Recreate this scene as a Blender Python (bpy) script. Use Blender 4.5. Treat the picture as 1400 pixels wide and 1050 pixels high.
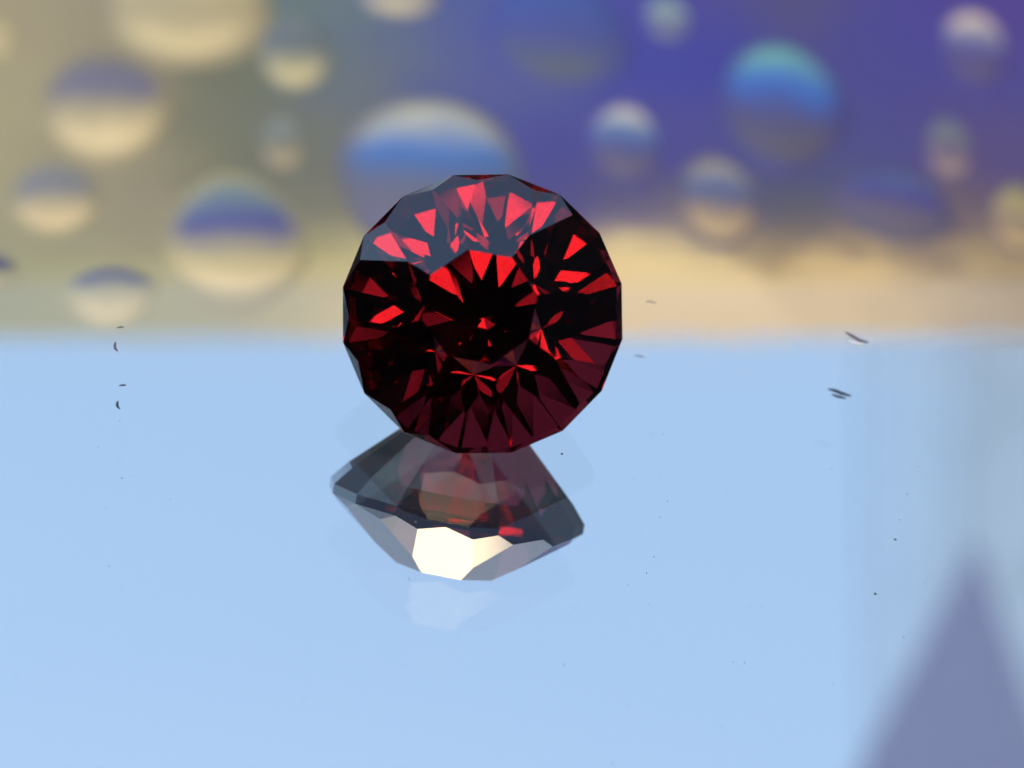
import bpy, bmesh, math, random
from mathutils import Vector, Matrix
random.seed(4)
MM = 0.001
R_ = math.radians
sc = bpy.context.scene
for o in list(bpy.data.objects):
    bpy.data.objects.remove(o)

# ------------------------------------------------------------------ camera
cam_d = bpy.data.cameras.new('camera'); cam = bpy.data.objects.new('camera', cam_d)
sc.collection.objects.link(cam); sc.camera = cam
CAM = Vector((3.7588, -51.6671, 53.2634)) * MM
FWD = Vector((-0.052465, 0.721174, -0.690765)); RGT = Vector((0.981851, 0.163492, 0.096116)); UP = Vector((-0.182251, 0.673186, 0.716663))
cam.matrix_world = Matrix((( RGT.x, UP.x, -FWD.x, CAM.x), (RGT.y, UP.y, -FWD.y, CAM.y), (RGT.z, UP.z, -FWD.z, CAM.z), (0, 0, 0, 1)))
cam_d.sensor_width = 36; cam_d.lens = 71.74
cam_d.shift_x = 0.0292; cam_d.shift_y = -0.0691
cam_d.clip_start = 0.002; cam_d.clip_end = 2000
cam_d.dof.use_dof = True; cam_d.dof.focus_distance = 0.0734; cam_d.dof.aperture_fstop = 71.74 / 1.75

# ------------------------------------------------------------------ sky and sun
SUN_EL, SUN_AZ = R_(71), R_(180)          # azimuth clockwise from +y
w = bpy.data.worlds.new('World'); sc.world = w; w.use_nodes = True
nt = w.node_tree; bg = nt.nodes['Background']
sky = nt.nodes.new('ShaderNodeTexSky'); sky.sky_type = 'NISHITA'; sky.sun_disc = False
sky.sun_elevation = SUN_EL; sky.sun_rotation = SUN_AZ
sky.air_density = 1.0; sky.dust_density = 1.6; sky.ozone_density = 1.0; sky.altitude = 200
nt.links.new(sky.outputs[0], bg.inputs[0]); bg.inputs[1].default_value = 0.15
sun_d = bpy.data.lights.new('sun', 'SUN'); sun = bpy.data.objects.new('sun', sun_d); sc.collection.objects.link(sun)
sun_d.energy = 0.40; sun_d.angle = R_(25); sun_d.color = (1, 0.78, 0.46)
sdir = Vector((math.cos(SUN_EL) * math.sin(SUN_AZ), math.cos(SUN_EL) * math.cos(SUN_AZ), math.sin(SUN_EL)))
sun.rotation_euler = sdir.to_track_quat('Z', 'Y').to_euler()
sun.location = sdir * 3

sc.view_settings.view_transform = 'Standard'; sc.view_settings.look = 'None'
sc.view_settings.exposure = 1.35; sc.view_settings.gamma = 1.0; sc.view_settings.use_curve_mapping = False
sc.render.engine = 'CYCLES'
cy = sc.cycles
cy.max_bounces = 48; cy.transmission_bounces = 48; cy.glossy_bounces = 48; cy.diffuse_bounces = 4; cy.transparent_max_bounces = 16
cy.caustics_reflective = False; cy.caustics_refractive = False; cy.blur_glossy = 0.0
cy.sample_clamp_indirect = 0; cy.use_denoising = True

# ------------------------------------------------------------------ helpers
def tag(o, label=None, cat=None, group=None, kind=None):
    for k, v in (('label', label), ('category', cat), ('group', group), ('kind', kind)):
        if v: o[k] = v
    return o
def link(name, me, mat=None, parent=None):
    o = bpy.data.objects.new(name, me); sc.collection.objects.link(o)
    if mat: me.materials.clear(); me.materials.append(mat)
    if parent: o.parent = parent
    return o
def empty(name, loc=(0, 0, 0)):
    o = bpy.data.objects.new(name, None); sc.collection.objects.link(o); o.location = loc
    o.empty_display_size = 0.005
    return o
def mesh(name, verts, faces, smooth=False):
    me = bpy.data.meshes.new(name); me.from_pydata([tuple(v) for v in verts], [], faces); me.update()
    if smooth:
        for p in me.polygons: p.use_smooth = True
    return me
def box_mesh(name, x0, x1, y0, y1, z0, z1, bevel=0):
    bm = bmesh.new(); bmesh.ops.create_cube(bm, size=1)
    bmesh.ops.scale(bm, vec=(x1 - x0, y1 - y0, z1 - z0), verts=bm.verts)
    bmesh.ops.translate(bm, vec=((x0 + x1) / 2, (y0 + y1) / 2, (z0 + z1) / 2), verts=bm.verts)
    if bevel: bmesh.ops.bevel(bm, geom=bm.edges[:], offset=bevel, segments=2, affect='EDGES', profile=0.5)
    me = bpy.data.meshes.new(name); bm.to_mesh(me); bm.free(); return me
def newmat(name):
    m = bpy.data.materials.new(name); m.use_nodes = True; n = m.node_tree
    for x in list(n.nodes): n.nodes.remove(x)
    out = n.nodes.new('ShaderNodeOutputMaterial')
    return m, n, out
def principled(name, col, rough=0.5, metal=0.0, spec=0.5, noise=None):
    m, n, out = newmat(name); b = n.nodes.new('ShaderNodeBsdfPrincipled')
    b.inputs['Base Color'].default_value = (*col, 1); b.inputs['Roughness'].default_value = rough
    b.inputs['Metallic'].default_value = metal; b.inputs['Specular IOR Level'].default_value = spec
    if noise:
        t = n.nodes.new('ShaderNodeTexNoise'); t.inputs['Scale'].default_value = noise
        c = n.nodes.new('ShaderNodeTexCoord'); n.links.new(c.outputs['Object'], t.inputs['Vector'])
        mx = n.nodes.new('ShaderNodeMix'); mx.data_type = 'RGBA'
        mx.inputs[6].default_value = (*[x * .75 for x in col], 1); mx.inputs[7].default_value = (*[min(1, x * 1.2) for x in col], 1)
        n.links.new(t.outputs['Fac'], mx.inputs[0]); n.links.new(mx.outputs[2], b.inputs['Base Color'])
    n.links.new(b.outputs[0], out.inputs[0])
    return m

# ------------------------------------------------------------------ materials
E0, E1, GLASS_T = 2.0, 5.0, 2.754
def edge_ior(n, y, back=False):
    """optical density of the pane, thinning out to air over its far margin (y in mm beyond the silvered area);
    the back face follows the front face along the slanting line of sight"""
    lo, span = 0.0, 14.0
    mr = n.nodes.new('ShaderNodeMapRange'); mr.inputs[1].default_value = lo; mr.inputs[2].default_value = lo + span; n.links.new(y, mr.inputs[0])
    cr = n.nodes.new('ShaderNodeValToRGB'); el = cr.color_ramp.elements
    st = []
    for k in range(31):
        t = k / 30; yt = E0 + (E1 - E0) * t; ior = 1.0003 + .5197 * (1 - t * t * (3 - 2 * t)) ** 1.6
        if back: yt += GLASS_T * .965 * math.tan(math.asin(math.sin(R_(48.3)) / ior))
        st.append(((yt - lo) / span, ior - 1))
    el[0].position = st[0][0]; el[0].color = (st[0][1],) * 3 + (1,); el[1].position = st[-1][0]; el[1].color = (st[-1][1],) * 3 + (1,)
    for p, v in st[1:-1]: e = el.new(p); e.color = (v,) * 3 + (1,)
    n.links.new(mr.outputs[0], cr.inputs[0])
    ad = n.nodes.new('ShaderNodeMath'); ad.operation = 'ADD'; ad.inputs[1].default_value = 1; n.links.new(cr.outputs[0], ad.inputs[0])
    return ad.outputs[0]
def mat_glass():
    m, n, out = newmat('mirror_glass'); g = n.nodes.new('ShaderNodeBsdfGlass')
    g.inputs['Roughness'].default_value = 0; g.inputs['Color'].default_value = (.985, .995, .992, 1)
    tc = n.nodes.new('ShaderNodeTexCoord'); sp = n.nodes.new('ShaderNodeSeparateXYZ'); n.links.new(tc.outputs['Object'], sp.inputs[0])
    n.links.new(edge_ior(n, sp.outputs[1]), g.inputs['IOR'])
    n.links.new(g.outputs[0], out.inputs[0]); return m
def mat_silver():
    """mirror silvering that wears away to clear glass along the far margin"""
    m, n, out = newmat('silvering'); g = n.nodes.new('ShaderNodeBsdfGlossy')
    g.inputs['Roughness'].default_value = 0.0; g.inputs['Color'].default_value = (.96, .94, .80, 1)
    c = n.nodes.new('ShaderNodeBsdfGlass'); c.inputs['Roughness'].default_value = 0
    tc = n.nodes.new('ShaderNodeTexCoord'); sp = n.nodes.new('ShaderNodeSeparateXYZ'); n.links.new(tc.outputs['Object'], sp.inputs[0])
    n.links.new(edge_ior(n, sp.outputs[1], True), c.inputs['IOR'])
    nz = n.nodes.new('ShaderNodeTexNoise'); nz.inputs['Scale'].default_value = .3; n.links.new(tc.outputs['Object'], nz.inputs['Vector'])
    ad = n.nodes.new('ShaderNodeMath'); ad.operation = 'MULTIPLY_ADD'; ad.inputs[1].default_value = .7; n.links.new(nz.outputs['Fac'], ad.inputs[0]); n.links.new(sp.outputs[1], ad.inputs[2])
    mr = n.nodes.new('ShaderNodeMapRange'); mr.interpolation_type = 'SMOOTHSTEP'; mr.inputs[1].default_value = .60; mr.inputs[2].default_value = 2.90; n.links.new(ad.outputs[0], mr.inputs[0])
    mx = n.nodes.new('ShaderNodeMixShader'); n.links.new(mr.outputs[0], mx.inputs[0]); n.links.new(g.outputs[0], mx.inputs[1]); n.links.new(c.outputs[0], mx.inputs[2])
    n.links.new(mx.outputs[0], out.inputs[0]); return m
G_ENTER, G_INNER = (.235, .12, .18), (.74, .24, .26)
def mat_gem():
    """Deep red garnet: colourless surface sheen; the body colour is taken up on entering and at every inner hit."""
    m, n, out = newmat('red_garnet')
    geo = n.nodes.new('ShaderNodeNewGeometry')
    fr = n.nodes.new('ShaderNodeFresnel'); fr.inputs['IOR'].default_value = 1.76
    gl = n.nodes.new('ShaderNodeBsdfGlossy'); gl.inputs['Roughness'].default_value = 0; gl.inputs['Color'].default_value = (1, 1, 1, 1)
    rf = n.nodes.new('ShaderNodeBsdfRefraction'); rf.inputs['IOR'].default_value = 1.76; rf.inputs['Roughness'].default_value = 0; rf.inputs['Color'].default_value = (*G_ENTER, 1)
    a = n.nodes.new('ShaderNodeMixShader'); n.links.new(fr.outputs[0], a.inputs[0]); n.links.new(rf.outputs[0], a.inputs[1]); n.links.new(gl.outputs[0], a.inputs[2])
    b = n.nodes.new('ShaderNodeBsdfGlass'); b.inputs['IOR'].default_value = 1.76; b.inputs['Roughness'].default_value = 0; b.inputs['Color'].default_value = (*G_INNER, 1)
    mx = n.nodes.new('ShaderNodeMixShader')
    n.links.new(geo.outputs['Backfacing'], mx.inputs[0]); n.links.new(a.outputs[0], mx.inputs[1]); n.links.new(b.outputs[0], mx.inputs[2])
    n.links.new(mx.outputs[0], out.inputs[0]); return m
M_GLASS, M_SILVER, M_GEM = mat_glass(), mat_silver(), mat_gem()
M_BOARD = principled('backing_board', (.16, .12, .09), .8, noise=900)
M_TABLE = principled('table_top', (.035, .03, .027), .6, noise=60)
M_DARK = principled('dark_lint', (.15, .15, .16), .9)
M_PALE = principled('pale_lint', (.75, .76, .74), .7)

# ------------------------------------------------------------------ setting: table, mirror
SHEET_Z = -45.0
tt = link('table_top', box_mesh('table_top', -.9, .9, -.6, .9, -.075, (SHEET_Z - .6) * MM, .002), M_TABLE); tag(tt, kind='structure')

# far edge of the mirror runs along this line on its top face (mm)
A = Vector((-17.06, -1.92)); B = Vector((20.39, 8.12)); ED = (B - A).normalized(); EN = Vector((-ED.y, ED.x))
GT = 2.754
def mpt(s, q, z):      # s along the far edge, q inwards from it
    p = A + ED * s - EN * q
    return (p.x * MM, p.y * MM, z * MM)
S0, S1, QF = -38, 78, 62
mir = empty('mirror', mpt(20, 30, SHEET_Z)); tag(mir, 'thick glass mirror reflecting blue sky under the red gemstone', 'mirror')
mir_off = Matrix.Translation(-Vector(mir.location))
def mlink(name, me, mat):
    me.transform(mir_off); return link(name, me, mat, mir)
# glass pane with a mitred far edge; the silvering is worn off along that edge
QE, MIT = -5.1, 4.3
prof = [(QF, 0), (QE, 0), (QE - MIT, -GT), (QF, -GT)]
# local frame of glass and silvering: x along the far edge, y outwards, in mm
MFR = mir_off @ Matrix(((ED.x * MM, EN.x * MM, 0, A.x * MM), (ED.y * MM, EN.y * MM, 0, A.y * MM), (0, 0, MM, 0), (0, 0, 0, 1)))
vs = [(s, -q, z) for s in (S0, S1) for q, z in prof]
gl = link('glass', mesh('glass', vs, [(0, 4, 5, 1), (1, 5, 6, 2), (3, 7, 4, 0), (0, 1, 2, 3), (4, 7, 6, 5)]), M_GLASS, mir); gl.matrix_local = MFR
SQ = QE - MIT
me = mesh('silvering', [(S0, -QF, 0), (S1, -QF, 0), (S1, -SQ, 0), (S0, -SQ, 0)], [(3, 2, 1, 0)])
sil = link('silvering', me, M_SILVER, mir)
sil.matrix_local = MFR @ Matrix.Translation((0, 0, -GT))
bz = -GT - .05
def slab(name, q1, z0, z1, mat):
    mlink(name, mesh(name, [mpt(s, q, z) for z in (z0, z1) for s, q in ((S0, QF), (S1, QF), (S1, q1), (S0, q1))],
      [(3, 2, 1, 0), (4, 5, 6, 7), (0, 1, 5, 4), (1, 2, 6, 5), (2, 3, 7, 6), (3, 0, 4, 7)]), mat)
slab('backing_board', 2.0, bz - 3, bz, M_BOARD)
slab('base_block', 6.0, SHEET_Z - .6, bz - 3, M_BOARD)

# ------------------------------------------------------------------ what the mirror and the facets reflect
def dirp(az, el, z):
    h = z / math.tan(R_(el)); return Vector((h * math.sin(R_(az)), h * math.cos(R_(az)), z))
gv = [(-.12, -.8), (3.2, -.8), (3.2, 12.0), (2.85, 11.8)]
M_WALL = principled('pale_render', (.42, .52, .69), .8, noise=3)
wall = empty('house_wall', (1.5, 7.15, -.8)); tag(wall, 'pale steep gable wall mirrored as a grey haze at the right edge', 'wall')
def wall_part(name, prof):
    link(name, mesh(name, [(x - 1.5, y - .15, z + .8) for y in (0, .3) for x, z in prof], [(0, 1, 2, 3), (7, 6, 5, 4), (0, 4, 5, 1), (1, 5, 6, 2), (2, 6, 7, 3), (3, 7, 4, 0)]), M_WALL, wall)
GX = .30
wall_part('wall_panel', [(x + (GX if k in (0, 3) else 0), z) for k, (x, z) in enumerate(gv)])
for k in range(6):       # added slats, thinning outwards to soften the wall's mirrored edge
    o_ = GX - .11 * (k + 1) + .02; wd = .11 * (.86 - .14 * k)
    wall_part('edge_slat', [(gv[0][0] + o_, -.8), (gv[0][0] + o_ + wd, -.8), (gv[3][0] + o_ + wd, 11.8), (gv[3][0] + o_, 11.8)])
def mat_sail():
    m, n, out = newmat('sail_cloth'); d = n.nodes.new('ShaderNodeBsdfDiffuse'); t = n.nodes.new('ShaderNodeBsdfTranslucent'); mx = n.nodes.new('ShaderNodeMixShader')
    d.inputs[0].default_value = (.46, .43, .52, 1); t.inputs[0].default_value = (.57, .60, .76, 1); mx.inputs[0].default_value = .7
    n.links.new(d.outputs[0], mx.inputs[1]); n.links.new(t.outputs[0], mx.inputs[2]); n.links.new(mx.outputs[0], out.inputs[0]); return m
tip = dirp(17.0, 46.2, 3.0); sa = tip + (dirp(16.2, 53.0, 3.05) - tip) * 3; sb = tip + (dirp(24.0, 51.0, 3.05) - tip) * 3
sv = [tip, sb, sa]; up_ = Vector((0, 0, .004))
sail = link('shade_sail', mesh('shade_sail', sv + [p + up_ for p in sv], [(0, 1, 2), (5, 4, 3), (0, 3, 4, 1), (1, 4, 5, 2), (2, 5, 3, 0)]), mat_sail())
tag(sail, 'lavender-grey shade sail corner mirrored at the lower right', 'shade sail')
# added unseen dark walls, shutting low sky out of the gem's reflections
blocker = mesh('reflection_blocker', [], [])
bmw = bmesh.new()
for x0, x1, y0, y1, zt in ((-1.6, 1.6, -1.35, -1.2, .95), (1.45, 1.6, -1.2, 2.9, 3.4), (-1.6, -1.45, -1.2, 2.9, .45), (-1.6, 1.6, 2.9, 3.05, 2.2)):
    r_ = bmesh.ops.create_cube(bmw, size=1)['verts']
    bmesh.ops.scale(bmw, vec=(x1 - x0, y1 - y0, zt + .8), verts=r_); bmesh.ops.translate(bmw, vec=((x0 + x1) / 2, (y0 + y1) / 2, (zt - .8) / 2), verts=r_)
bmw.to_mesh(blocker); bmw.free()
tag(link('reflection_blocker', blocker, principled('blocker_dark', (.035, .03, .03), .9, noise=20)), kind='structure')
phone = empty('smartphone', CAM); phone.matrix_world = cam.matrix_world.copy(); tag(phone, 'black smartphone that takes the picture, dark in the gemstone table', 'phone')
link('body', box_mesh('body', -.095, .06, -.052, .020, .0022, .0105, .002), principled('phone_black', (.012, .012, .013), .4), phone)
bm = bmesh.new(); bmesh.ops.create_cone(bm, cap_ends=True, segments=32, radius1=.006, radius2=.0055, depth=.0014)
me = bpy.data.meshes.new('lens'); bm.to_mesh(me); bm.free(); me.transform(Matrix.Translation((0, 0, .0014)))
link('lens', me, principled('lens_black', (.01, .01, .012), .15), phone)

# ------------------------------------------------------------------ gemstone
RG = 5.0
TH = 41.556; HZ = 3.775
def stone_matrix(theta, azc):
    t = R_(theta)
    a = Vector((0, -math.sin(t), math.cos(t))); rr = Vector((0, -math.cos(t), -math.sin(t))); s = a.cross(rr); c = R_(azc)
    ex = math.cos(c) * rr - math.sin(c) * s; ey = math.sin(c) * rr + math.cos(c) * s
    return Matrix(((ex.x, ey.x, a.x), (ex.y, ey.y, a.y), (ex.z, ey.z, a.z)))
SM = stone_matrix(TH, 258.75)
tm, xt, rP = .731, .370, .600
tk = (1 - rP * math.cos(R_(22.5))) * tm / (1 - rP)
planes = []    # (name, normal, distance) in units of the girdle radius
def plane(name, az, tan_, x, z, sgn):
    v = Vector((tan_ * math.cos(R_(az)), tan_ * math.sin(R_(az)), sgn)).normalized()
    p = Vector((x * math.cos(R_(az)), x * math.sin(R_(az)), z)); planes.append((name, v, v.dot(p)))
planes.append(('table_facet', Vector((0, 0, 1)), (1 - xt) * tm))
GB = .07
ap = math.cos(R_(11.25))
for k in range(8): plane('crown_facet', 33.75 + 45 * k, tm, 1, 0, 1)
for k in range(8): plane('crown_facet', 11.25 + 45 * k, tk, 1, 0, 1)
for k in range(16): plane('girdle_break_facet', 22.5 * k, 1.36, ap, 0, 1)
for k in range(16): planes.append(('girdle', Vector((math.cos(R_(22.5 * k)), math.sin(R_(22.5 * k)), 0)), ap))
def pmain(az, th, d): planes.append(('pavilion', Vector((math.sin(R_(th)) * math.cos(R_(az)), math.sin(R_(th)) * math.sin(R_(az)), -math.cos(R_(th)))), d))
D = HZ / RG
for k in range(16): plane('pavilion', 22.5 * k, 1.2, ap, -GB, -1)
for k in range(8): pmain(33.75 + 45 * k, TH, D)
for k in range(8): pmain(11.25 + 45 * k, 42.6, D*1.0)
for k in range(16): pmain(22.5 * k, 43.6, D*.990)
# the stone is what all the facet planes leave over: every corner where three planes meet inside all others
import numpy as np
N = np.array([p[1][:] for p in planes]); DD = np.array([p[2] for p in planes])
from itertools import combinations
tri = np.array(list(combinations(range(len(planes)), 3)))
Mx = N[tri]; det = np.linalg.det(Mx); ok = np.abs(det) > 1e-5; tri = tri[ok]
pts = np.linalg.solve(Mx[ok], DD[tri][..., None])[..., 0]
ok = np.all(pts @ N.T <= DD + 1e-6, axis=1); pts = pts[ok]
uniq = []
for p in pts:
    if not any(np.sum((p - q) ** 2) < 1e-7 for q in uniq): uniq.append(p)
uniq = np.array(uniq)
gem = empty('gemstone', (0, 0, 0)); tag(gem, 'round faceted deep red gemstone standing on the mirror, table towards the viewer', 'gemstone')
groups = {}; nf = 0
for i, (nm, nv, d) in enumerate(planes):
    on = [Vector(q) for q in uniq[np.abs(uniq @ N[i] - DD[i]) < 2e-4]]
    if len(on) < 3: continue
    c = sum(on, Vector()) / len(on); u = nv.orthogonal().normalized(); v_ = nv.cross(u)
    on.sort(key=lambda q: math.atan2((q - c).dot(v_), (q - c).dot(u))); nf += 1
    key = nm if nm in ('girdle', 'pavilion', 'table_facet') else nm + str(i)
    groups.setdefault(key, (nm, []))[1].append([SM @ (q * RG * MM) + Vector((0, 0, (HZ + .012) * MM)) for q in on])
for key, (nm, polys) in groups.items():
    vs, fs = [], []
    for p in polys:
        fs.append(tuple(range(len(vs), len(vs) + len(p)))); vs += p
    link(nm, mesh(nm, vs, fs), M_GEM, gem)
print('GEM', len(planes), 'planes', nf, 'facets', len(uniq), 'corners')

# ------------------------------------------------------------------ iridescent sheet with drops
def rgb(*c):
    return tuple(((x / 255 + .055) / 1.055) ** 2.4 if x > 10 else x / 255 / 12.92 for x in c)
LIT = 1.0
def alb(c, g=1.0):            # picture colour -> albedo under this light
    l = rgb(*c); e = (1.08, 1.13, 1.32)
    return tuple(min(.85, a * g / b) for a, b in zip(l, e))
# colour zones of the film: x, y (mm), reach, colour
ZONES = [
    (-44.2, 71.1, 6.3, (169, 162, 131)),
    (-40.1, 59.3, 5.4, (171, 165, 133)),
    (-36.8, 49.4, 5.1, (163, 162, 136)),
    (-40.2, 75.3, 4.6, (156, 147, 126)),
    (-33.0, 59.6, 4.3, (156, 149, 126)),
    (-29.5, 53.1, 3.6, (156, 149, 129)),
    (-32.4, 42.3, 4.4, (176, 175, 136)),
    (-25.8, 44.1, 4.5, (186, 183, 141)),
    (-20.1, 45.6, 4.5, (185, 178, 140)),
    (-29.4, 70.7, 4.5, (129, 129, 109)),
    (-25.3, 61.8, 4.3, (121, 125, 105)),
    (-26.6, 73.5, 3.4, (107, 117, 101)),
    (-19.4, 67.1, 3.9, (115, 122, 118)),
    (-20.9, 79.2, 4.1, (108, 128, 125)),
    (-17.1, 59.9, 3.7, (120, 122, 114)),
    (-14.4, 52.5, 3.6, (200, 190, 140)),
    (-12.8, 47.6, 3.5, (222, 204, 155)),
    (-15.4, 78.8, 4.7, (100, 112, 140)),
    (-18.0, 74.1, 3.4, (110, 118, 130)),
    (-11.1, 81.2, 4.1, (90, 98, 160)),
    (-5.8, 77.8, 4.1, (92, 98, 155)),
    (-10.6, 85.5, 3.6, (84, 98, 160)),
    (-1.5, 72.4, 4.5, (80, 82, 155)),
    (3.0, 83.4, 4.1, (74, 78, 165)),
    (7.8, 83.8, 4.1, (74, 76, 160)),
    (1.7, 89.3, 3.6, (78, 82, 160)),
    (8.3, 91.3, 3.7, (82, 78, 155)),
    (15.6, 93.5, 4.3, (88, 86, 125)),
    (22.5, 91.4, 4.9, (78, 76, 150)),
    (26.2, 95.7, 4.3, (80, 74, 152)),
    (34.9, 98.4, 3.8, (86, 72, 145)),
    (23.3, 83.5, 4.7, (80, 78, 146)),
    (34.1, 88.6, 4.2, (82, 78, 145)),
    (-0.3, 63.8, 3.3, (88, 86, 140)),
    (4.4, 66.0, 2.7, (90, 88, 135)),
    (8.0, 75.1, 3.4, (84, 82, 150)),
    (19.5, 75.7, 4.0, (86, 88, 130)),
    (16.3, 70.3, 3.3, (90, 94, 118)),
    (17.1, 66.1, 2.5, (105, 102, 105)),
    (32.1, 80.3, 4.1, (92, 82, 130)),
    (31.5, 72.8, 2.8, (108, 96, 110)),
    (7.4, 58.9, 2.4, (250, 224, 165)),
    (6.3, 64.0, 3.0, (98, 96, 128)),
    (10.6, 64.7, 2.7, (104, 100, 118)),
    (21.5, 66.5, 1.9, (118, 108, 112)),
    (16.2, 63.0, 1.6, (140, 122, 105)),
    (11.2, 85.9, 3.3, (70, 74, 160)),
    (20.5, 78.8, 3.2, (80, 80, 145)),
    (10.7, 57.8, 3.7, (246, 220, 160)),
    (13.9, 57.9, 2.9, (244, 214, 155)),
    (6.8, 54.4, 3.1, (244, 216, 160)),
    (11.0, 54.0, 3.6, (236, 206, 155)),
    (16.8, 61.1, 1.3, (170, 148, 110)),
    (17.0, 57.6, 1.6, (215, 188, 135)),
    (21.7, 61.6, 2.6, (238, 206, 148)),
    (21.3, 57.6, 3.7, (228, 200, 145)),
    (26.0, 61.2, 3.2, (212, 186, 138)),
    (30.3, 62.4, 3.2, (195, 172, 135)),
    (34.0, 61.0, 3.2, (185, 165, 130)),
    (34.1, 66.7, 2.7, (170, 150, 115)),
    (27.6, 66.9, 1.6, (125, 112, 110)),
    (22.6, 66.0, 1.4, (150, 132, 112)),
    (13.5, 62.8, 1.5, (160, 142, 112)),
]
def mat_sheet():
    m, n, out = newmat('iridescent_film')
    tc = n.nodes.new('ShaderNodeTexCoord'); nz = n.nodes.new('ShaderNodeTexNoise'); nz.inputs['Scale'].default_value = 110; nz.inputs['Detail'].default_value = 3
    n.links.new(tc.outputs['Object'], nz.inputs['Vector'])
    ad = n.nodes.new('ShaderNodeVectorMath'); ad.operation = 'MULTIPLY_ADD'
    ad.inputs[1].default_value = (.010, .010, 0); n.links.new(nz.outputs['Color'], ad.inputs[0]); n.links.new(tc.outputs['Object'], ad.inputs[2])
    sub = n.nodes.new('ShaderNodeVectorMath'); sub.operation = 'SUBTRACT'; sub.inputs[1].default_value = (.005, .005, 0); n.links.new(ad.outputs[0], sub.inputs[0])
    num = None; den = None
    for x, y, s, c in ZONES:     # normalised gaussian blend of the zones
        d = n.nodes.new('ShaderNodeVectorMath'); d.operation = 'DISTANCE'; d.inputs[1].default_value = (x * MM, y * MM, 0); n.links.new(sub.outputs[0], d.inputs[0])
        q = n.nodes.new('ShaderNodeMath'); q.operation = 'DIVIDE'; q.inputs[1].default_value = s * 1.3 * MM; n.links.new(d.outputs['Value'], q.inputs[0])
        p2 = n.nodes.new('ShaderNodeMath'); p2.operation = 'POWER'; p2.inputs[1].default_value = 2; n.links.new(q.outputs[0], p2.inputs[0])
        e = n.nodes.new('ShaderNodeMath'); e.operation = 'POWER'; e.inputs[0].default_value = .3679; n.links.new(p2.outputs[0], e.inputs[1])
        sc_ = n.nodes.new('ShaderNodeVectorMath'); sc_.operation = 'SCALE'; sc_.inputs[0].default_value = alb(c); n.links.new(e.outputs[0], sc_.inputs['Scale'])
        if num is None: num, den = sc_.outputs[0], e.outputs[0]
        else:
            a1 = n.nodes.new('ShaderNodeVectorMath'); a1.operation = 'ADD'; n.links.new(num, a1.inputs[0]); n.links.new(sc_.outputs[0], a1.inputs[1]); num = a1.outputs[0]
            a2 = n.nodes.new('ShaderNodeMath'); a2.operation = 'ADD'; n.links.new(den, a2.inputs[0]); n.links.new(e.outputs[0], a2.inputs[1]); den = a2.outputs[0]
    a3 = n.nodes.new('ShaderNodeMath'); a3.operation = 'ADD'; a3.inputs[1].default_value = 1e-5; n.links.new(den, a3.inputs[0])
    inv = n.nodes.new('ShaderNodeMath'); inv.operation = 'DIVIDE'; inv.inputs[0].default_value = 1; n.links.new(a3.outputs[0], inv.inputs[1])
    fin = n.nodes.new('ShaderNodeVectorMath'); fin.operation = 'SCALE'; n.links.new(num, fin.inputs[0]); n.links.new(inv.outputs[0], fin.inputs['Scale'])
    b = n.nodes.new('ShaderNodeBsdfPrincipled'); b.inputs['Roughness'].default_value = .6; b.inputs['Specular IOR Level'].default_value = .15
    n.links.new(fin.outputs[0], b.inputs['Base Color']); n.links.new(b.outputs[0], out.inputs[0])
    return m
sheet = link('iridescent_sheet', box_mesh('iridescent_sheet', -.095, .085, -.004, .145, -.0006, 0, .0002), mat_sheet()); sheet.location = (0, 0, SHEET_Z * MM)
tag(sheet, 'iridescent beige, blue and gold film sheet behind the mirror', 'sheet')

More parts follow.
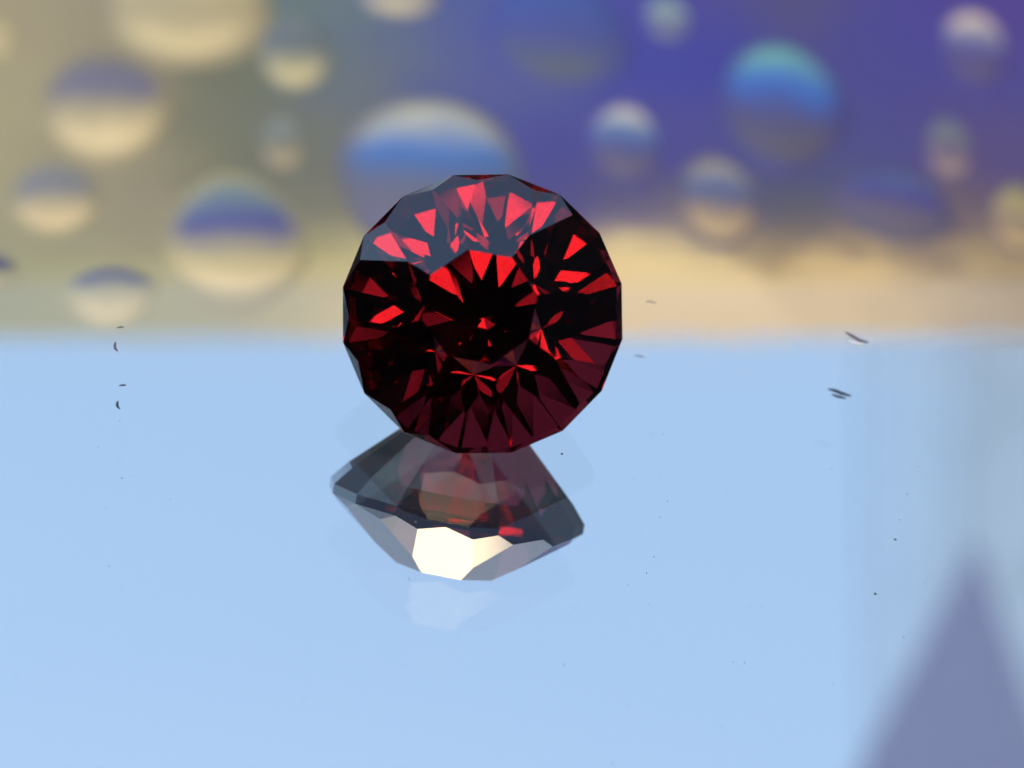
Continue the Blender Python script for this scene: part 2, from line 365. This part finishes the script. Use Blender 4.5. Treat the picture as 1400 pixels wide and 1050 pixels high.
VIEW = Vector((-.0727, 1)).normalized()
def film_at(x, y):
    ws = [(math.exp(-((x - a) ** 2 + (y - b) ** 2) / (1.3 * s_) ** 2) + 1e-9, alb(c)) for a, b, s_, c in ZONES]
    t = sum(w_ for w_, _ in ws); return tuple(sum(w_ * c[k] for w_, c in ws) / t for k in range(3))
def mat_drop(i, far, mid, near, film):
    """drop: film hues from the far rim, painted cream sun sheen on the near side"""
    m, n, out = newmat('drop_painted_sheen_%d' % i)
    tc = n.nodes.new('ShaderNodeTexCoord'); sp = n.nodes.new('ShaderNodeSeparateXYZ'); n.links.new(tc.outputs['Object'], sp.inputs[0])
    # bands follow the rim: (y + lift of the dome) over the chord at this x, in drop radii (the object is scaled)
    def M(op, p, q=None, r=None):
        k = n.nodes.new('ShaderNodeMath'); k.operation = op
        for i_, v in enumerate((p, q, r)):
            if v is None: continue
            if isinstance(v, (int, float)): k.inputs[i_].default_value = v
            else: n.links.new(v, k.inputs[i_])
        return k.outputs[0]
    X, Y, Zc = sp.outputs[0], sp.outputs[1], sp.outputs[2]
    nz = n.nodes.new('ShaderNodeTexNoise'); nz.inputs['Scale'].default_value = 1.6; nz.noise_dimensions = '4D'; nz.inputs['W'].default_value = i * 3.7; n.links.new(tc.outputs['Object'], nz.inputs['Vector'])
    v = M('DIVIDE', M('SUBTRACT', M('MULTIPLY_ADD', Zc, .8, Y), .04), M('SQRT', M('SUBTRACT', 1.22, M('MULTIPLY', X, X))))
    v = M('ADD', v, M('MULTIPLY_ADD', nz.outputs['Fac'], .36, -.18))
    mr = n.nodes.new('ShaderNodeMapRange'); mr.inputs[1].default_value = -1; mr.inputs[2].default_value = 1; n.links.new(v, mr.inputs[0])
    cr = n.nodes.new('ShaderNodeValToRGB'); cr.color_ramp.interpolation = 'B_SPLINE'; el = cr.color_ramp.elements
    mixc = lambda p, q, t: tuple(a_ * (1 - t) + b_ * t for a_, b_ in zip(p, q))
    F_, N_, D_, T_ = film, alb(near), alb(mid), alb(far)  # near colour carries the sun's reflection, painted into the drop
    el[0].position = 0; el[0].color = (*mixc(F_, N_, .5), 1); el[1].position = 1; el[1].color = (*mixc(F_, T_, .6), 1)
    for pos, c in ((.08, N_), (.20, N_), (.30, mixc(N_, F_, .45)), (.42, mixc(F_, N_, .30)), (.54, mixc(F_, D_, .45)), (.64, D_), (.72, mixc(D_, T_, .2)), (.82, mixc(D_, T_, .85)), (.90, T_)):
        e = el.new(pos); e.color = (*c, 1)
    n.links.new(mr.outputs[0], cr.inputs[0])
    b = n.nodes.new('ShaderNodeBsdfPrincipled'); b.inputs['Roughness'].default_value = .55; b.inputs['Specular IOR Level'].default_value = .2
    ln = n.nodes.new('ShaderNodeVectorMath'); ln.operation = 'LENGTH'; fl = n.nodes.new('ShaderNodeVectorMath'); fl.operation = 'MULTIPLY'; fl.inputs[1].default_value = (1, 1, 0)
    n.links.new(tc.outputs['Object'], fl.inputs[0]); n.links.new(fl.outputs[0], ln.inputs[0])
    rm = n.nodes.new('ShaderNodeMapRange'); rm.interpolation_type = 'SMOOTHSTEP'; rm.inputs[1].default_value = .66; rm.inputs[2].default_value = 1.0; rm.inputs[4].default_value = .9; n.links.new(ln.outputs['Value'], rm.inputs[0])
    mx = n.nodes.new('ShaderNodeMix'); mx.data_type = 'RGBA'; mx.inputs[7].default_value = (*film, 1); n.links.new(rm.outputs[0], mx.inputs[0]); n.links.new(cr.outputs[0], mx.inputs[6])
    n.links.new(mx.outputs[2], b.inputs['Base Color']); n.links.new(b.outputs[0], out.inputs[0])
    return m
def dome(h=.22, seg=44, rings=14):
    ph = [random.uniform(0, 6.28) for _ in range(3)]; am = [random.uniform(.01, .045) for _ in range(3)]
    wob = lambda t: 1 + sum(am[q] * math.cos((q + 2) * t + ph[q]) for q in range(3))
    # low bead of liquid with a soft foot where it meets the sheet
    vs = [(0, 0, h)]; fs = []
    for j in range(1, rings + 1):
        rr = math.sin(R_(90) * j / rings); z = h * max(0, 1 - rr * rr) ** .85
        for k in range(seg): t = 2 * math.pi * k / seg; vs.append((rr * wob(t) * math.cos(t), rr * wob(t) * math.sin(t), z))
    for k in range(seg): fs.append((0, 1 + k, 1 + (k + 1) % seg))
    for j in range(rings - 1):
        for k in range(seg):
            a0 = 1 + j * seg; b0 = a0 + seg
            fs.append((a0 + k, b0 + k, b0 + (k + 1) % seg, a0 + (k + 1) % seg))
    fs.append(tuple(range(len(vs) - seg, len(vs)))[::-1])
    return mesh('drop', vs, fs, True)
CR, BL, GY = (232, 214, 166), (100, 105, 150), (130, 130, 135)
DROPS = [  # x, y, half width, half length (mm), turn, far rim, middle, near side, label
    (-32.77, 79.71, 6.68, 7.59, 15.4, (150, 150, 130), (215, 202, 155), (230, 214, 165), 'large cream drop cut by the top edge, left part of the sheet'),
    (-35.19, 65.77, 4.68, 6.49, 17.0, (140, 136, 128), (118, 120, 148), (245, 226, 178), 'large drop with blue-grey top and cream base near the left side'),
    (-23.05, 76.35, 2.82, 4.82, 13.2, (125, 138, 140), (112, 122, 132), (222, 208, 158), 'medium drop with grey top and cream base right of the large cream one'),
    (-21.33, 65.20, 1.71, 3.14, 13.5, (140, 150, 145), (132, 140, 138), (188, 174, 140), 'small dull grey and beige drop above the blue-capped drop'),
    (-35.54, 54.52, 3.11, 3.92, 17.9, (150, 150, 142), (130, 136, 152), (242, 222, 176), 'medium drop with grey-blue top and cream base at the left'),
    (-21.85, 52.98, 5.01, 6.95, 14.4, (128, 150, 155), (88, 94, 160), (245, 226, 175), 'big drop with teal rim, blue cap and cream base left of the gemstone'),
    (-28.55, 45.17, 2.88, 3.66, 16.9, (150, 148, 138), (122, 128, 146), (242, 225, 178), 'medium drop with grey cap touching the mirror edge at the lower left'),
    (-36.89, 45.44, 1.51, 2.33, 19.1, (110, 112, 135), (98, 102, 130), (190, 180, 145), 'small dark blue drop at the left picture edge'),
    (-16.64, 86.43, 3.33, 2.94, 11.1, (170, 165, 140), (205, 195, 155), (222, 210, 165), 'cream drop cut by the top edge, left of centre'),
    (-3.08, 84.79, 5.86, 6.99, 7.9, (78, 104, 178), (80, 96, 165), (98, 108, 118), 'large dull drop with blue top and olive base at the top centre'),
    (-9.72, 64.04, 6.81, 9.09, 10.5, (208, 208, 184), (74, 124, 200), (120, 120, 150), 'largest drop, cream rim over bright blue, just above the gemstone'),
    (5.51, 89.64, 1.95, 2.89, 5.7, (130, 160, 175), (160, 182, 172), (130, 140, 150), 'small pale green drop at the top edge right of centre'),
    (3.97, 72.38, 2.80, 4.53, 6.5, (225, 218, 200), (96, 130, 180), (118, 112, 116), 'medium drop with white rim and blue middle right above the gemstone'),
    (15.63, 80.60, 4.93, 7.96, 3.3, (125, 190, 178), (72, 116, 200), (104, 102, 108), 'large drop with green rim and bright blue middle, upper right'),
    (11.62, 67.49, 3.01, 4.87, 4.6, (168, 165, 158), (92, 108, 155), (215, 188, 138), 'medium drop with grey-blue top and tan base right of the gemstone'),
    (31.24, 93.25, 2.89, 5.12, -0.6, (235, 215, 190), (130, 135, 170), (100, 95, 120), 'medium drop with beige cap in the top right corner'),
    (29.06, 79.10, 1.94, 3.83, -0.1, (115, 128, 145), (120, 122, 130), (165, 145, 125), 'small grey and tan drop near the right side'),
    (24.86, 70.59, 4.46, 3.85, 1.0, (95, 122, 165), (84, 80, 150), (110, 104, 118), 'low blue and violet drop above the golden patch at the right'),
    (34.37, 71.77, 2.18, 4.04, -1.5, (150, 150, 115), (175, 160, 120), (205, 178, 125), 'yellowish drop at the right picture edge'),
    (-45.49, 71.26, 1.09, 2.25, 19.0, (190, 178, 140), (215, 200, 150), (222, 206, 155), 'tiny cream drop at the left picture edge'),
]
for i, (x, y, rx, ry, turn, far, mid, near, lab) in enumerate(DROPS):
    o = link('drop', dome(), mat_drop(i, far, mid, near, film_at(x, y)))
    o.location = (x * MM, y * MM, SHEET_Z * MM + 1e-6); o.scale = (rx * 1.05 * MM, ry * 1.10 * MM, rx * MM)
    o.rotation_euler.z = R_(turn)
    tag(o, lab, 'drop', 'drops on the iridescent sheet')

# ------------------------------------------------------------------ lint and dust on the mirror
def ribbon(name, pts, width, mat, parent=None, lift=.03):
    """short bent flake: a tapered closed strip, mm"""
    vs, fs = [], []
    n_ = len(pts)
    for i, (x, y, z) in enumerate(pts):
        wd = width * (.25 + .75 * math.sin(math.pi * (i + .3) / (n_ - .4)))
        a, b = Vector(pts[max(0, i - 1)]), Vector(pts[min(n_ - 1, i + 1)]); t = (b - a).normalized()
        s_ = t.cross(Vector((0, 0, 1))).normalized() * wd / 2; u = Vector((0, 0, wd * .3)); p = Vector((x, y, z + lift))
        for q in (p - s_, p + u, p + s_, p - u * .3): vs.append(q * MM)
    for i in range(n_ - 1):
        for k in range(4): fs.append((4 * i + k, 4 * i + (k + 1) % 4, 4 * i + 4 + (k + 1) % 4, 4 * i + 4 + k))
    fs += [(3, 2, 1, 0), tuple(4 * (n_ - 1) + k for k in range(4))]
    return link(name, mesh(name, vs, fs), mat, parent)
def lint(x, y, pieces, label, cat='lint', name='lint_flake'):
    e = None
    if len(pieces) == 1:
        pts, wd, mat = pieces[0]; o = ribbon(name, pts, wd, mat); o.location = (x * MM, y * MM, 0)
    else:
        o = empty(name, (x * MM, y * MM, 0))
        for pts, wd, mat in pieces: ribbon('fibre', pts, wd, mat, o)
    tag(o, label, cat, 'specks on the mirror'); return o
lint(13.9, 6.3, [([(-.45, .12, .12), (-.2, .05, .06), (.1, -.08, .03), (.45, -.12, .03)], .20, M_DARK), ([(-.3, -.22, .03), (-.05, -.27, .05), (.25, -.30, .03)], .16, M_PALE)], 'dark and white flake at the far mirror edge on the right')
lint(-12.9, -1.44, [([(-.10, .3, .05), (-.08, .15, .03), (-.02, .0, .02), (.10, -.1, .02)], .11, M_DARK)], 'thin dark hair speck at the far mirror edge on the left')
lint(5.94, 6.2, [([(-.2, .0, .02), (0, .03, .03), (.2, .0, .02)], .07, M_DARK)], 'thin dark fleck on the clear far glass edge right of the gemstone')
lint(-13.05, -.35, [([(-.12, -.05, .03), (0, .02, .04), (.12, .04, .03)], .10, M_DARK)], 'tiny dark crumb on the worn left mirror edge')
def dot(x, y, r, label, mat):
    bm = bmesh.new(); bmesh.ops.create_icosphere(bm, subdivisions=2, radius=r * MM)
    for v in bm.verts: v.co *= 1 + random.uniform(-.25, .25); v.co.z = abs(v.co.z) * .6 if v.co.z < 0 else v.co.z * .8
    me = bpy.data.meshes.new('dust_grain'); bm.to_mesh(me); bm.free()
    o = link('dust_grain', me, mat); o.location = (x * MM, y * MM, .005 * MM); tag(o, label, 'dust grain', 'specks on the mirror')
dot(3.65, -2.41, .045, 'black dust grain on mirror just right of the gemstone base', M_DARK)
dot(15.57, -3.46, .045, 'dust grain alone on blue mirror at the lower right', M_DARK)
# fine dust film, too small to count
rnd = random.Random(11); vs, fs = [], []
for _ in range(110):
    px, py = rnd.uniform(-14, 20), rnd.uniform(-15, 4)
    if (A + ED * (px - A.x)).y < py + .5 or (abs(px) < 4.6 and py > -5.5): continue
    rr = rnd.choice((.008, .010, .013, .018)); b0 = len(vs); ln = rnd.uniform(1, 2.2); an = rnd.uniform(0, 3.14)
    for k in range(6):
        t = k * math.pi / 3; dx, dy = rr * ln * math.cos(t), rr * math.sin(t)
        vs.append(((px + dx * math.cos(an) - dy * math.sin(an)) * MM, (py + dx * math.sin(an) + dy * math.cos(an)) * MM, .002 * MM))
    vs.append((px * MM, py * MM, (rr + .002) * MM))
    fs += [(b0 + k, b0 + (k + 1) % 6, b0 + 6) for k in range(6)] + [tuple(b0 + k for k in range(5, -1, -1))]
tag(link('fine_dust', mesh('fine_dust', vs, fs), principled('fine_dust', (.35, .35, .36), .9)), 'fine pale dust scattered over the mirror', 'dust', kind='stuff')
print('SCRIPT DONE')
